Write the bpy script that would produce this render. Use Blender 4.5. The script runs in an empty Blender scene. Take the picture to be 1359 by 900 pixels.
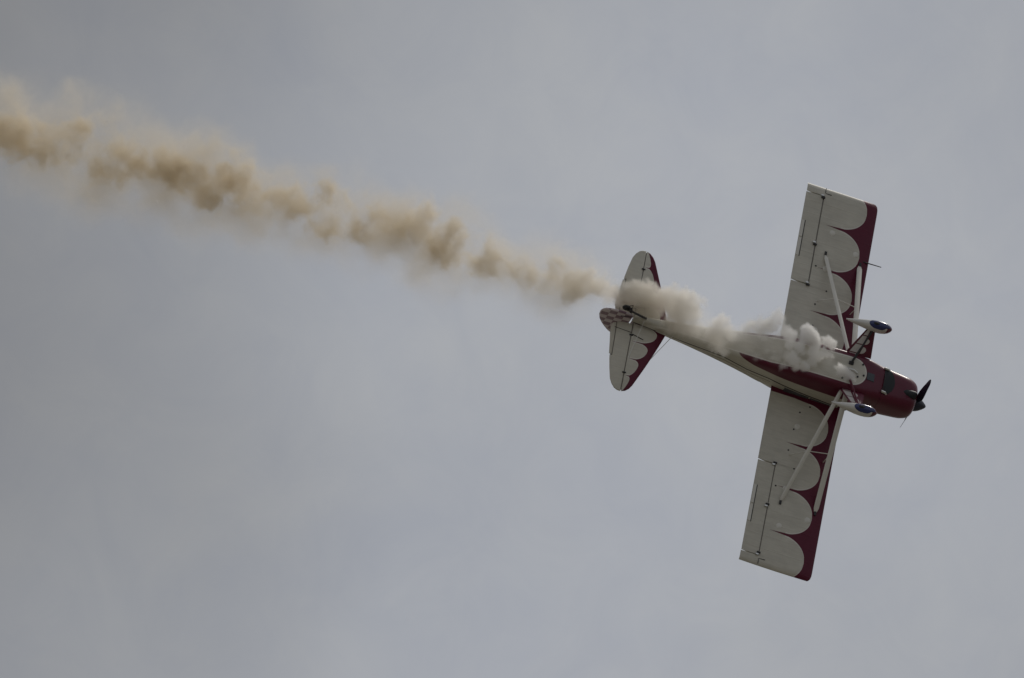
import bpy, bmesh, math, random
import numpy as np
from mathutils import Vector, Matrix

random.seed(7)
sc = bpy.context.scene
COL = sc.collection

# ------------------------------------------------------------------ camera, sky, sun, exposure
PITCH = math.radians(24.0)
FOCAL_PX = 66.13 * 300.0            # focal length in pixels of a 1359 px wide frame
DIST = 300.0
cam_d = bpy.data.cameras.new('camera')
cam_d.sensor_width = 36.0
cam_d.lens = 36.0 * FOCAL_PX / 1359.0
cam_d.clip_start = 0.5
cam_d.clip_end = 30000.0
cam = bpy.data.objects.new('camera', cam_d)
COL.objects.link(cam)
cam.location = (0, 0, 1.7)
cam.rotation_euler = (math.radians(90) + PITCH, 0, 0)
sc.camera = cam

SUN_EL, SUN_AZ = math.radians(60), math.radians(42)     # azimuth from +Y (away from the viewer) towards +X
world = bpy.data.worlds.new('World')
sc.world = world
world.use_nodes = True
nt = world.node_tree
nt.nodes.clear()
wout = nt.nodes.new('ShaderNodeOutputWorld')
bg = nt.nodes.new('ShaderNodeBackground')
sky = nt.nodes.new('ShaderNodeTexSky')
sky.sky_type = 'NISHITA'
sky.sun_disc = False
sky.sun_elevation = SUN_EL
sky.sun_rotation = SUN_AZ
sky.air_density = 1.0
sky.dust_density = 3.0
skm = nt.nodes.new('ShaderNodeMix'); skm.data_type = 'RGBA'; skm.blend_type = 'MULTIPLY'
skm.inputs[0].default_value = 1.0
skm.inputs[7].default_value = (0.10, 0.10, 0.10, 1)     # clear sky at strength 0.1
nt.links.new(sky.outputs[0], skm.inputs[6])
wtc = nt.nodes.new('ShaderNodeTexCoord')
def wnoise(scale, detail, rough, off, dist=0.0):
    mp = nt.nodes.new('ShaderNodeMapping'); mp.inputs['Location'].default_value = off
    nt.links.new(wtc.outputs['Generated'], mp.inputs['Vector'])
    n = nt.nodes.new('ShaderNodeTexNoise')
    n.inputs['Scale'].default_value = scale; n.inputs['Detail'].default_value = detail
    n.inputs['Roughness'].default_value = rough; n.inputs['Distortion'].default_value = dist
    nt.links.new(mp.outputs[0], n.inputs['Vector'])
    return n
# grey overcast: broad soft cloud masses, with thinner bluish places
cn = wnoise(7.0, 3.0, 0.45, (3.6124531, 0.8442803, 2.3383079))
cr = nt.nodes.new('ShaderNodeValToRGB')
e = cr.color_ramp.elements
e[0].position = 0.25; e[0].color = (0.190, 0.192, 0.200, 1)
e[1].position = 0.75; e[1].color = (0.440, 0.455, 0.490, 1)
q = e.new(0.405); q.color = (0.226, 0.228, 0.234, 1)
q = e.new(0.54); q.color = (0.362, 0.374, 0.398, 1)
q = e.new(0.58); q.color = (0.380, 0.393, 0.420, 1)
nt.links.new(cn.outputs['Fac'], cr.inputs[0])
bn = wnoise(60.0, 6.0, 0.6, (0.2, 5.0, 9.0), 0.6)
br = nt.nodes.new('ShaderNodeValToRGB')
e = br.color_ramp.elements
e[0].position = 0.32; e[0].color = (0.962, 0.968, 0.985, 1)
e[1].position = 0.68; e[1].color = (1.030, 1.024, 1.005, 1)
nt.links.new(bn.outputs['Fac'], br.inputs[0])
bn2 = wnoise(150.0, 5.0, 0.62, (7.3, 2.0, 4.0), 0.8)
br2 = nt.nodes.new('ShaderNodeValToRGB')
e = br2.color_ramp.elements
e[0].position = 0.30; e[0].color = (0.962, 0.966, 0.978, 1)
e[1].position = 0.70; e[1].color = (1.030, 1.026, 1.016, 1)
nt.links.new(bn2.outputs['Fac'], br2.inputs[0])
bm2 = nt.nodes.new('ShaderNodeMix'); bm2.data_type = 'RGBA'; bm2.blend_type = 'MULTIPLY'; bm2.inputs[0].default_value = 1.0
nt.links.new(br.outputs[0], bm2.inputs[6]); nt.links.new(br2.outputs[0], bm2.inputs[7])
cm = nt.nodes.new('ShaderNodeMix'); cm.data_type = 'RGBA'; cm.blend_type = 'MULTIPLY'
cm.inputs[0].default_value = 1.0
nt.links.new(cr.outputs[0], cm.inputs[6]); nt.links.new(bm2.outputs[2], cm.inputs[7])
mixw = nt.nodes.new('ShaderNodeMix'); mixw.data_type = 'RGBA'
mixw.inputs[0].default_value = 0.94                      # cloud cover
nt.links.new(skm.outputs[2], mixw.inputs[6]); nt.links.new(cm.outputs[2], mixw.inputs[7])
nt.links.new(mixw.outputs[2], bg.inputs['Color'])
bg.inputs['Strength'].default_value = 1.0
nt.links.new(bg.outputs[0], wout.inputs['Surface'])

sun_d = bpy.data.lights.new('sun', 'SUN')
sun_d.energy = 1.5
sun_d.angle = math.radians(12)
sun_d.color = (1.0, 0.95, 0.88)
sun = bpy.data.objects.new('sun', sun_d)
COL.objects.link(sun)
sd = Vector((math.sin(SUN_AZ) * math.cos(SUN_EL), math.cos(SUN_AZ) * math.cos(SUN_EL), math.sin(SUN_EL)))
sun.rotation_euler = sd.to_track_quat('Z', 'Y').to_euler()
sun.location = (0, 0, 400)

sc.view_settings.view_transform = 'Standard'
sc.view_settings.look = 'None'
sc.view_settings.exposure = 0.0
sc.view_settings.gamma = 1.0
sc.render.engine = 'CYCLES'
sc.cycles.use_denoising = True
sc.cycles.max_bounces = 12
sc.cycles.volume_bounces = 8
sc.cycles.transparent_max_bounces = 16
sc.cycles.volume_step_rate = 1.0
sc.cycles.volume_max_steps = 512

# ------------------------------------------------------------------ node helpers
class V:
    """a float socket or number inside a node tree, with arithmetic"""
    def __init__(s, t, x): s.t, s.x = t, x
    def _op(s, op, *a):
        n = s.t.nodes.new('ShaderNodeMath'); n.operation = op
        for i, q in enumerate((s,) + a):
            q = q.x if isinstance(q, V) else q
            if isinstance(q, (int, float)): n.inputs[i].default_value = q
            else: s.t.links.new(q, n.inputs[i])
        return V(s.t, n.outputs[0])
    def __add__(s, o): return s._op('ADD', o)
    def __radd__(s, o): return s._op('ADD', o)
    def __sub__(s, o): return s._op('SUBTRACT', o)
    def __rsub__(s, o): return V(s.t, float(o))._op('SUBTRACT', s)
    def __mul__(s, o): return s._op('MULTIPLY', o)
    def __rmul__(s, o): return s._op('MULTIPLY', o)
    def __truediv__(s, o): return s._op('DIVIDE', o)
    def __pow__(s, o): return s._op('POWER', o)
    def abs(s): return s._op('ABSOLUTE')
    def fract(s): return s._op('FRACT')
    def floor(s): return s._op('FLOOR')
    def sqrt(s): return s._op('SQRT')
    def lt(s, o): return s._op('LESS_THAN', o)
    def gt(s, o): return s._op('GREATER_THAN', o)
    def min(s, o): return s._op('MINIMUM', o)
    def max(s, o): return s._op('MAXIMUM', o)
    def mod(s, o): return s._op('FLOORED_MODULO', o)
    def clamp(s): return s.max(0.0).min(1.0)
    def step(s, w):
        """soft step: 0 below -w, 1 above +w"""
        return ((s / (2 * w)) + 0.5).clamp()

def piece(x, pts):
    """piecewise linear function of socket x (pts sorted by x)"""
    out = None
    for (x0, y0), (x1, y1) in zip(pts, pts[1:]):
        seg = ((x - x0) / (x1 - x0)).clamp() * (y1 - y0)
        out = seg if out is None else out + seg
    return out + pts[0][1]

def mix_col(t, fac, a, b):
    n = t.nodes.new('ShaderNodeMix'); n.data_type = 'RGBA'
    if isinstance(fac, V): fac = fac.x
    if isinstance(fac, (int, float)): n.inputs[0].default_value = fac
    else: t.links.new(fac, n.inputs[0])
    for i, q in ((6, a), (7, b)):
        if isinstance(q, tuple): n.inputs[i].default_value = q if len(q) == 4 else q + (1,)
        else: t.links.new(q, n.inputs[i])
    return n.outputs[2]

def noise(t, vec, scale, detail=3.0, rough=0.5, stretch=None):
    if stretch:
        mp = t.nodes.new('ShaderNodeMapping'); mp.inputs['Scale'].default_value = stretch
        t.links.new(vec, mp.inputs['Vector']); vec = mp.outputs[0]
    n = t.nodes.new('ShaderNodeTexNoise')
    n.inputs['Scale'].default_value = scale; n.inputs['Detail'].default_value = detail; n.inputs['Roughness'].default_value = rough
    t.links.new(vec, n.inputs['Vector'])
    return V(t, n.outputs['Fac'])

def new_mat(name):
    m = bpy.data.materials.new(name); m.use_nodes = True
    t = m.node_tree; b = t.nodes['Principled BSDF']
    return m, t, b

def coords(t):
    tc = t.nodes.new('ShaderNodeTexCoord')
    sp = t.nodes.new('ShaderNodeSeparateXYZ')
    t.links.new(tc.outputs['Object'], sp.inputs[0])
    return tc.outputs['Object'], V(t, sp.outputs[0]), V(t, sp.outputs[1]), V(t, sp.outputs[2])

def plain(name, col, rough=0.4, metal=0.0, vary=0.12, scale=6.0, coat=0.0):
    m, t, b = new_mat(name)
    o, x, y, z = coords(t)
    f = noise(t, o, scale, 4)
    lo = tuple(c * (1 - vary) for c in col); hi = tuple(min(1, c * (1 + vary)) for c in col)
    t.links.new(mix_col(t, f, lo, hi), b.inputs['Base Color'])
    b.inputs['Roughness'].default_value = rough; b.inputs['Metallic'].default_value = metal
    b.inputs['Coat Weight'].default_value = coat
    return m

MAROON = (0.100, 0.0045, 0.024)
WHITE = (0.56, 0.54, 0.472)
PIN = (0.80, 0.78, 0.75)
NAVY = (0.010, 0.020, 0.115)

def weathered(t, o, base, amt=0.10, streak=(0.5, 5.0, 5.0)):
    """fabric colour with faint mottling and chordwise streaks of grime"""
    f = noise(t, o, 2.3, 5, 0.6)
    g = noise(t, o, 6.0, 4, 0.6, streak)
    f = ((f - 0.5) * 1.2 + (g - 0.5) * 1.0 + 0.5).clamp()
    return mix_col(t, f, tuple(c * (1 - amt) for c in base), tuple(c * (1 + amt * 0.6) for c in base))

def fabric_bump(t, b, x, y, o, pitch=0.30, phase=0.0, strength=0.25):
    """rib tapes raised under the fabric and its weave"""
    q = ((y.abs() + phase) / pitch).fract() - 0.5
    rib = (0.5 - (q.abs() - 0.5).abs() * 1.0)
    ridge = 1.0 - ((q.abs() - 0.0) / 0.06).clamp()
    h = ridge * 0.004 + noise(t, o, 40, 3) * 0.001
    bp_ = t.nodes.new('ShaderNodeBump'); bp_.inputs['Strength'].default_value = strength; bp_.inputs['Distance'].default_value = 1.0
    t.links.new(h.x, bp_.inputs['Height']); t.links.new(bp_.outputs[0], b.inputs['Normal'])

def wing_mat():
    m, t, b = new_mat('scalloped_wing_fabric')
    o, x, y, z = coords(t)
    xc = x * (-1.0 / 1.55)
    ay = y.abs()
    eta = (((ay - 1.005) / 0.985 + 0.5).fract() - 0.5).abs() * 2.0
    tt = ((xc - 0.14) / 0.527).clamp()
    hw = (1.0 - (1.0 - tt) ** 3.0).max(0.0).sqrt().min(tt * 0.13 + 0.87)
    d = (hw - eta) * 0.49 - (1.0 - tt * 40.0).clamp() * 0.05   # metres inside a lobe
    d = d.max((tt - 0.999) * 1000.0)
    inner = (ay - 0.54)
    d2 = d.min(inner + tt * 0.03)
    white = d2.step(0.006)
    pin = white * (1.0 - (d2 - 0.020).step(0.006)) * tt.lt(0.6)
    wc = weathered(t, o, WHITE, 0.20, (0.5, 3.5, 3.5))
    tape = 1.0 - (((((ay + 0.145) / 0.29).fract() - 0.5).abs() - 0.07).abs() / 0.02).clamp()
    wc = mix_col(t, tape * 0.17, wc, (0.30, 0.28, 0.24))
    aft = noise(t, o, 1.4, 4, 0.6, (0.6, 3.0, 3.0))
    wc = mix_col(t, ((aft - 0.50) * 3.0).clamp() * 0.16, wc, (0.34, 0.30, 0.22))
    mc = weathered(t, o, MAROON, 0.12)
    c = mix_col(t, white, mc, wc)
    c = mix_col(t, pin * 0.55, c, PIN)
    t.links.new(c, b.inputs['Base Color'])
    b.inputs['Roughness'].default_value = 0.48
    b.inputs['Specular IOR Level'].default_value = 0.32
    fabric_bump(t, b, x, y, o, 0.29, 0.0, 0.5)
    return m

def tail_mat():
    m, t, b = new_mat('scalloped_tail_fabric')
    o, x, y, z = coords(t)
    ay = y.abs()
    le = -3.89 - ay * 0.355
    d0 = le - x
    L = (le + 4.58 - 0.125).max(0.07)
    tt = ((d0 - 0.125) / L).clamp()
    eta = (((ay - 0.252) / 0.388 + 0.5).fract() - 0.5).abs() * 2.0
    hw = (1.0 - (1.0 - tt) ** 3.0).max(0.0).sqrt().min(tt * 0.10 + 0.88)
    d = ((hw - eta) * 0.194 - (1.0 - tt * 25.0).clamp() * 0.03).max((tt - 0.999) * 1000.0)
    white = d.step(0.006)
    pin = white * (1.0 - (d - 0.018).step(0.006)) * tt.lt(0.97)
    c = mix_col(t, white, weathered(t, o, MAROON, 0.12), weathered(t, o, WHITE, 0.13, (0.6, 4, 4)))
    c = mix_col(t, pin * 0.55, c, PIN)
    t.links.new(c, b.inputs['Base Color'])
    b.inputs['Roughness'].default_value = 0.48
    b.inputs['Specular IOR Level'].default_value = 0.32
    fabric_bump(t, b, x, y, o, 0.24, 0.0, 0.5)
    return m

def fuselage_mat():
    m, t, b = new_mat('fuselage_paint')
    o, x, y, z = coords(t)
    ay = y.abs()
    # belly panel: rounded front end, straight sides
    ax = (x + 0.14).max(0.0)
    hwid = piece(x, [(-3.6, 0.10), (-2.6, 0.20), (-1.8, 0.28), (-0.3, 0.30)])
    rr = (ax * ax + y * y).sqrt()
    dbel = hwid - rr
    zb = piece(x, [(-4.6, -0.45), (-2.6, -0.60), (-1.9, -0.70), (0.3, -0.78)])
    low = (zb - z).step(0.004)
    belly = dbel.step(0.005) * low
    pin = belly * (1.0 - (dbel - 0.022).step(0.005))
    # side: maroon band along the lower longeron, tapering aft
    zl = piece(x, [(-2.70, -0.90), (-2.08, -0.69), (-1.40, -0.60), (-0.70, -0.52), (-0.2, -0.47)])
    side_white = (z - zl).step(0.005) * (-0.12 - x).step(0.005)
    aft_white = (-2.66 - x).step(0.01)
    white = belly.max(side_white).max(aft_white)
    zd = piece(x, [(-3.9, -0.50), (-2.70, -0.55), (-2.16, -0.42), (-1.66, -0.40), (-0.97, -0.24), (-0.32, -0.11)])
    line = ((z - zd).abs().lt(0.019)) * x.lt(-0.15)
    root = (z + 0.02).gt(0.0) * x.gt(-1.62) * x.lt(0.0)
    wc = weathered(t, o, WHITE, 0.16, (0.5, 4.0, 4.0))
    soot_n = noise(t, o, 2.0, 4, 0.6, (0.7, 3.0, 3.0))
    soot = belly * ((soot_n - 0.42) * 4.0).clamp() * piece(x, [(-3.2, 0.3), (-1.6, 0.75), (-0.5, 0.55), (0.1, 0.0)])
    wc = mix_col(t, soot * 0.75, wc, (0.30, 0.26, 0.19))
    c = mix_col(t, white, weathered(t, o, MAROON, 0.12), wc)
    c = mix_col(t, pin * 0.6, c, PIN)
    c = mix_col(t, root, c, MAROON)
    c = mix_col(t, line, c, (0.02, 0.015, 0.02))
    line2 = ((z - zd - 0.105).abs().lt(0.013)) * x.lt(-1.62) * x.gt(-3.7)
    line3 = ((z - zd + 0.07).abs().lt(0.006)) * x.lt(-1.62) * x.gt(-3.7)
    c = mix_col(t, line2.max(line3 * 0.5) * 0.8, c, (0.16, 0.14, 0.11))
    t.links.new(c, b.inputs['Base Color'])
    b.inputs['Roughness'].default_value = 0.36
    b.inputs['Specular IOR Level'].default_value = 0.38
    b.inputs['Coat Weight'].default_value = 0.10
    b.inputs['Coat Roughness'].default_value = 0.15
    h = noise(t, o, 5, 3)
    bp_ = t.nodes.new('ShaderNodeBump'); bp_.inputs['Strength'].default_value = 0.15; bp_.inputs['Distance'].default_value = 0.03
    t.links.new(h.x, bp_.inputs['Height']); t.links.new(bp_.outputs[0], b.inputs['Normal'])
    return m

def checker_mat():
    m, t, b = new_mat('checkered_rudder_paint')
    o, x, y, z = coords(t)
    ch = ((x / 0.155 + 0.3).floor() + (z / 0.135 + 0.2).floor()).mod(2.0)
    c = mix_col(t, ch, weathered(t, o, (0.26, 0.17, 0.22), 0.2), weathered(t, o, (0.64, 0.57, 0.61), 0.12))
    t.links.new(c, b.inputs['Base Color']); b.inputs['Roughness'].default_value = 0.45
    return m

def fairing_mat():
    """wheel fairing: white with maroon nose tip, navy underside panel"""
    m, t, b = new_mat('wheel_fairing_paint')
    o, x, y, z = coords(t)
    ay = y.abs()
    nose = (x - 0.30 + (z + 1.3) * 0.25).step(0.004)
    keel = (-1.355 - z).step(0.003) * (x + 0.05).gt(0.0)
    c = mix_col(t, nose, weathered(t, o, (0.66, 0.65, 0.62), 0.08), weathered(t, o, MAROON, 0.1))
    t.links.new(c, b.inputs['Base Color']); b.inputs['Roughness'].default_value = 0.25
    b.inputs['Coat Weight'].default_value = 0.4
    return m

def leg_mat():
    """gear leg: maroon edges with white patches"""
    m, t, b = new_mat('gear_leg_paint')
    o, x, y, z = coords(t)
    ay = y.abs()
    s = (ay - 0.43) / 0.49                                   # 0 root .. 1 wheel
    xm = piece(s, [(0.0, -0.08), (1.0, 0.06)])               # rod line that parts the two rows
    xr = piece(s, [(0.0, -0.29), (1.0, -0.02)])
    a1 = (xm - 0.02 - x).step(0.004) * (x - xr - 0.018).step(0.004)
    cell = (s * 3.05 + 0.02).fract()
    a2 = (cell - 0.10).step(0.02)
    ha = ((s - 0.14) / 0.12); hb = (x - xm - 0.035) / 0.075
    half1 = (1.0 - ha * ha - hb * hb).gt(0.0) * (hb + 0.15).gt(0.0)
    hc = ((s - 0.46) / 0.10); hd = (x - xm - 0.03) / 0.055
    half2 = (1.0 - hc * hc - hd * hd).gt(0.0) * (hd + 0.15).gt(0.0)
    w = (a1 * a2 * s.lt(0.96)).max(half1).max(half2)
    c = mix_col(t, w, weathered(t, o, MAROON, 0.1), weathered(t, o, (0.60, 0.57, 0.55), 0.1))
    t.links.new(c, b.inputs['Base Color']); b.inputs['Roughness'].default_value = 0.4
    return m

M_WING, M_TAIL, M_FUS, M_CHK = wing_mat(), tail_mat(), fuselage_mat(), checker_mat()
M_FAIR, M_LEG = fairing_mat(), leg_mat()
M_WHITE = plain('white_paint', (0.64, 0.625, 0.57), 0.35, vary=0.08)
M_MAROON = plain('maroon_paint', MAROON, 0.34, vary=0.14, coat=0.12)
M_MAROON.node_tree.nodes['Principled BSDF'].inputs['Specular IOR Level'].default_value = 0.38
M_GAP_SHADE = plain('gap_shade_colour', (0.17, 0.16, 0.145), 0.7)  # dark colour standing in for shade in the hinge and tab gaps
M_NAVY = plain('navy_paint', NAVY, 0.3, coat=0.4)
M_BLACK = plain('black_rubber', (0.012, 0.012, 0.014), 0.6)
M_DARK = plain('dark_steel', (0.03, 0.028, 0.03), 0.45, metal=0.3)
M_STEEL = plain('bright_steel', (0.62, 0.62, 0.60), 0.28, metal=1.0)
M_PROP = plain('propeller_paint', (0.012, 0.016, 0.035), 0.35)
M_OPENING = plain('dark_opening', (0.008, 0.012, 0.016), 0.6)  # near-black colour in place of the unlit inside of an opening
M_HATCH = plain('smoked_plastic', (0.035, 0.045, 0.055), 0.2)
M_GREY = plain('aged_grey', (0.30, 0.29, 0.27), 0.5)
def glass_mat():
    m, t, b = new_mat('cabin_glass')
    o, x, y, z = coords(t)
    f = noise(t, o, 3, 2)
    t.links.new(mix_col(t, f, (0.10, 0.11, 0.12), (0.16, 0.17, 0.18)), b.inputs['Base Color'])
    b.inputs['Roughness'].default_value = 0.06
    b.inputs['IOR'].default_value = 1.5
    b.inputs['Transmission Weight'].default_value = 0.35
    return m
M_GLASS = glass_mat()

# ------------------------------------------------------------------ mesh helpers
def mk(name, verts, faces, mat, parent=None, smooth=True, angle=35):
    me = bpy.data.meshes.new(name)
    me.from_pydata([tuple(v) for v in verts], [], faces)
    bm = bmesh.new(); bm.from_mesh(me)
    bmesh.ops.recalc_face_normals(bm, faces=bm.faces[:])
    bm.to_mesh(me); bm.free()
    me.materials.append(mat)
    if smooth:
        me.polygons.foreach_set('use_smooth', [True] * len(me.polygons))
        me.set_sharp_from_angle(angle=math.radians(angle))
    ob = bpy.data.objects.new(name, me)
    COL.objects.link(ob)
    if parent: ob.parent = parent
    return ob

class MB:
    def __init__(s): s.v, s.f = [], []
    def add(s, v, f):
        k = len(s.v); s.v += [tuple(p) for p in v]; s.f += [tuple(i + k for i in q) for q in f]
        return s
    def loft(s, rings, caps=(True, True), closed=True):
        n = len(rings[0]); v = [p for r in rings for p in r]; f = []
        for i in range(len(rings) - 1):
            for j in range(n if closed else n - 1):
                k = (j + 1) % n
                f.append((i * n + j, i * n + k, (i + 1) * n + k, (i + 1) * n + j))
        if caps[0]: f.append(tuple(range(n - 1, -1, -1)))
        if caps[1]: f.append(tuple((len(rings) - 1) * n + j for j in range(n)))
        return s.add(v, f)
    def tube(s, pts, r, n=10, flat=1.0, axis=None, caps=(True, True)):
        """tube along pts; r number or list; flat<1 squashes across 'axis' (streamlined section)"""
        pts = [Vector(p) for p in pts]; rings = []
        for i, p in enumerate(pts):
            d = (pts[min(i + 1, len(pts) - 1)] - pts[max(i - 1, 0)]).normalized()
            ref = Vector(axis) if axis else (Vector((0, 0, 1)) if abs(d.z) < 0.9 else Vector((1, 0, 0)))
            u = (ref - d * ref.dot(d)).normalized(); w = d.cross(u)
            ri = r[i] if isinstance(r, (list, tuple)) else r
            rings.append([p + u * (ri * math.cos(2 * math.pi * k / n)) + w * (ri * flat * math.sin(2 * math.pi * k / n)) for k in range(n)])
        return s.loft(rings, caps)
    def box(s, c, d, rot=None):
        c = Vector(c); v = []
        for i in (-1, 1):
            for j in (-1, 1):
                for k in (-1, 1):
                    q = Vector((i * d[0] / 2, j * d[1] / 2, k * d[2] / 2))
                    if rot: q = rot @ q
                    v.append(c + q)
        return s.add(v, [(0, 1, 3, 2), (4, 6, 7, 5), (0, 4, 5, 1), (2, 3, 7, 6), (0, 2, 6, 4), (1, 5, 7, 3)])
    def build(s, name, mat, parent=None, smooth=True, angle=35):
        return mk(name, s.v, s.f, mat, parent, smooth, angle)

def disc(c, nrm, r, h, n=14, r2=None):
    c = Vector(c); nrm = Vector(nrm).normalized()
    u = nrm.orthogonal().normalized(); w = nrm.cross(u)
    r2 = r if r2 is None else r2
    ring = lambda p, q: [p + u * (q * math.cos(2 * math.pi * k / n)) + w * (q * math.sin(2 * math.pi * k / n)) for k in range(n)]
    return MB().loft([ring(c - nrm * h, r), ring(c, r), ring(c + nrm * h, r2)])

def plate(outline, th, plane='xy', off=0.0, edge=0.02):
    """thin lens-edged plate from an outline; plane 'xy' lies at z=off, 'xz' at y=off"""
    n = len(outline)
    cx = sum(p[0] for p in outline) / n; cy = sum(p[1] for p in outline) / n
    def ring(ins, h):
        out = []
        for i in range(n):
            a, b, c = (Vector(outline[(i + k) % n]) for k in (-1, 0, 1))
            e1 = (b - a).normalized(); e2 = (c - b).normalized()
            nn = Vector((-(e1 + e2).y, (e1 + e2).x))
            if nn.length < 1e-6: nn = Vector((-e1.y, e1.x))
            nn.normalize()
            if nn.dot(Vector((cx, cy)) - b) < 0: nn = -nn
            q = b + nn * ins
            out.append((q.x, q.y, off + h) if plane == 'xy' else (q.x, off + h, q.y))
        return out
    h = th / 2
    m = MB()
    m.loft([ring(edge, -h), ring(edge * 0.3, -h * 0.75), ring(0, 0), ring(edge * 0.3, h * 0.75), ring(edge, h)], caps=(True, True))
    return m

# ------------------------------------------------------------------ ground
m_ground, t, b = new_mat('airfield_grass')
o, x, y, z = coords(t)
f = (noise(t, o, 0.01, 6, 0.6) * 0.6 + noise(t, o, 0.4, 4, 0.6) * 0.4)
t.links.new(mix_col(t, ((f - 0.35) * 3.0).clamp(), (0.10, 0.093, 0.070), (0.20, 0.182, 0.145)), b.inputs['Base Color'])
b.inputs['Roughness'].default_value = 0.95
G = 9000.0; N = 12
gv = [(-G + 2 * G * i / N, -G + 2 * G * j / N, 0.0) for j in range(N + 1) for i in range(N + 1)]
gf = [(j * (N + 1) + i, j * (N + 1) + i + 1, (j + 1) * (N + 1) + i + 1, (j + 1) * (N + 1) + i) for j in range(N) for i in range(N)]
ground = mk('ground', gv, gf, m_ground, None, False)
ground['kind'] = 'structure'; ground['label'] = 'flat grass airfield far below the aeroplane'

# ------------------------------------------------------------------ aeroplane frame: x forward, y left, z up
R1 = Vector((0.94973647, -0.16949007, -0.26319908))
R2 = Vector((0.26603489, 0.88012264, 0.39320423))
R3 = Vector((0.16500325, -0.44346054, 0.88097485))
c_right = Vector((1, 0, 0)); c_fwd = Vector((0, math.cos(PITCH), math.sin(PITCH))); c_down = Vector((0, math.sin(PITCH), -math.cos(PITCH)))
rot = Matrix.Identity(3)
for j in range(3):
    v = c_right * R1[j] + c_down * R2[j] + c_fwd * R3[j]
    for i in range(3): rot[i][j] = v[i]
ORG = cam.location + (c_right * ((1122.4 - 679.5) / FOCAL_PX) + c_down * ((519.6 - 450.0) / FOCAL_PX) + c_fwd) * DIST
FRAME = Matrix.Translation(ORG) @ rot.to_4x4()

plane = bpy.data.objects.new('aeroplane', None)
COL.objects.link(plane)
plane.empty_display_size = 1.0
plane.matrix_world = FRAME
plane['label'] = 'maroon and white high wing aerobatic aeroplane with scalloped wings, banked on its side'
plane['category'] = 'aeroplane'

# ---- fuselage: (x, half width, z bottom, z top, exponent bottom, exponent top)
SEC = [(1.20, 0.362, -0.745, -0.005, 3.2, 2.6), (1.10, 0.376, -0.765, 0.005, 3.6, 2.7), (0.85, 0.390, -0.800, 0.015, 4.0, 2.8),
       (0.62, 0.400, -0.835, 0.02, 4.4, 2.9), (0.40, 0.410, -0.885, 0.03, 5.2, 3.0), (0.20, 0.422, -0.935, 0.08, 7.5, 3.2), (0.0, 0.430, -0.955, 0.21, 9.0, 4.0),
       (-0.35, 0.432, -0.975, 0.235, 10, 4.5), (-0.9, 0.430, -0.985, 0.235, 10, 4.5), (-1.3, 0.420, -0.970, 0.225, 10, 4.2), (-1.6, 0.398, -0.94, 0.19, 9, 3.2),
       (-2.0, 0.352, -0.885, 0.075, 8.0, 2.4), (-2.5, 0.293, -0.82, -0.06, 6.5, 2.1), (-3.0, 0.235, -0.775, -0.185, 5.0, 2.0), (-3.5, 0.178, -0.74, -0.295, 3.2, 2.0),
       (-3.95, 0.128, -0.715, -0.37, 3.0, 2.0), (-4.35, 0.082, -0.70, -0.415, 2.6, 2.0), (-4.66, 0.045, -0.69, -0.43, 2.2, 2.0)]
def section(x):
    if x >= SEC[0][0]: return SEC[0][1:]
    for a, b in zip(SEC, SEC[1:]):
        if b[0] <= x <= a[0]:
            k = (a[0] - x) / (a[0] - b[0]); k = k
            return tuple(p + (q - p) * k for p, q in zip(a[1:], b[1:]))
    return SEC[-1][1:]
NS = 144
def fus_ring(x, sec=None, ripple=0.0):
    hw, zb, zt, eb, et = sec or section(x)
    zc = zb + (zt - zb) * 0.52
    out = []
    for k in range(NS):
        th = 2 * math.pi * k / NS
        c, s_ = math.cos(th), math.sin(th)
        e_ = et if s_ > 0 else eb
        h = (zt - zc) if s_ > 0 else (zc - zb)
        r = 1.0
        if ripple and s_ > 0.0:
            r += ripple * abs(math.cos(th * 9)) ** 3 * min(1, s_ * 12)
        out.append((x, r * hw * math.copysign(abs(c) ** (2 / e_), c), zc + r * h * math.copysign(abs(s_) ** (2 / e_), s_)))
    return out
def smooth_sec(x):
    d = 0.09
    qs = [section(x + k * d) for k in (-1, -0.5, 0, 0.5, 1)]
    return tuple(sum(q[i] for q in qs) / 5 for i in range(5))
rings = []
x = 0.56
while x > -4.64:
    rp = 0.0 * min(1, max(0, (-1.5 - x) / 0.4)) * min(1, max(0, (x + 4.3) / 1.2))
    rings.append(fus_ring(x, smooth_sec(x), rp)); x -= 0.08
rings.append(fus_ring(-4.66))
fus = MB().loft(rings).build('fuselage', M_FUS, plane, True, 50)

# stringers standing proud along the turtledeck
for s in (-1, 1):
    for k, xa in ((4, -1.62), (9, -1.70), (15, -1.78), (22, -1.70)):
        pts = []
        for i in range(16):
            x = xa + (-4.15 - xa) * i / 15
            q = fus_ring(x, smooth_sec(x))[k]
            pts.append((q[0], s * q[1], q[2]))
        MB().tube(pts, [0.005] + [0.016] * 14 + [0.005], 8).build('stringer', M_WHITE, fus)
# ---- engine cowl, separate shell with rounded lip
rings = []
for x in (0.545, 0.60, 0.75, 0.9, 1.02, 1.12):
    hw, zb, zt, eb, et = smooth_sec(x)
    k = 1.012
    zc = (zb + zt) / 2
    rings.append(fus_ring(x, (hw * k, zc + (zb - zc) * k, zc + (zt - zc) * k, eb, et)))
lip = [(1.20, 0.358, -0.738, -0.018, 3.1, 2.6), (1.26, 0.338, -0.714, -0.04, 2.7, 2.5), (1.30, 0.302, -0.676, -0.07, 2.5, 2.4), (1.322, 0.262, -0.632, -0.11, 2.3, 2.3), (1.325, 0.22, -0.585, -0.15, 2.2, 2.2), (1.30, 0.16, -0.52, -0.21, 2.0, 2.0)]
for q in lip: rings.append(fus_ring(q[0], q[1:]))
cowl = MB().loft(rings).build('engine_cowl', M_MAROON, plane, True, 50)
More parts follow.
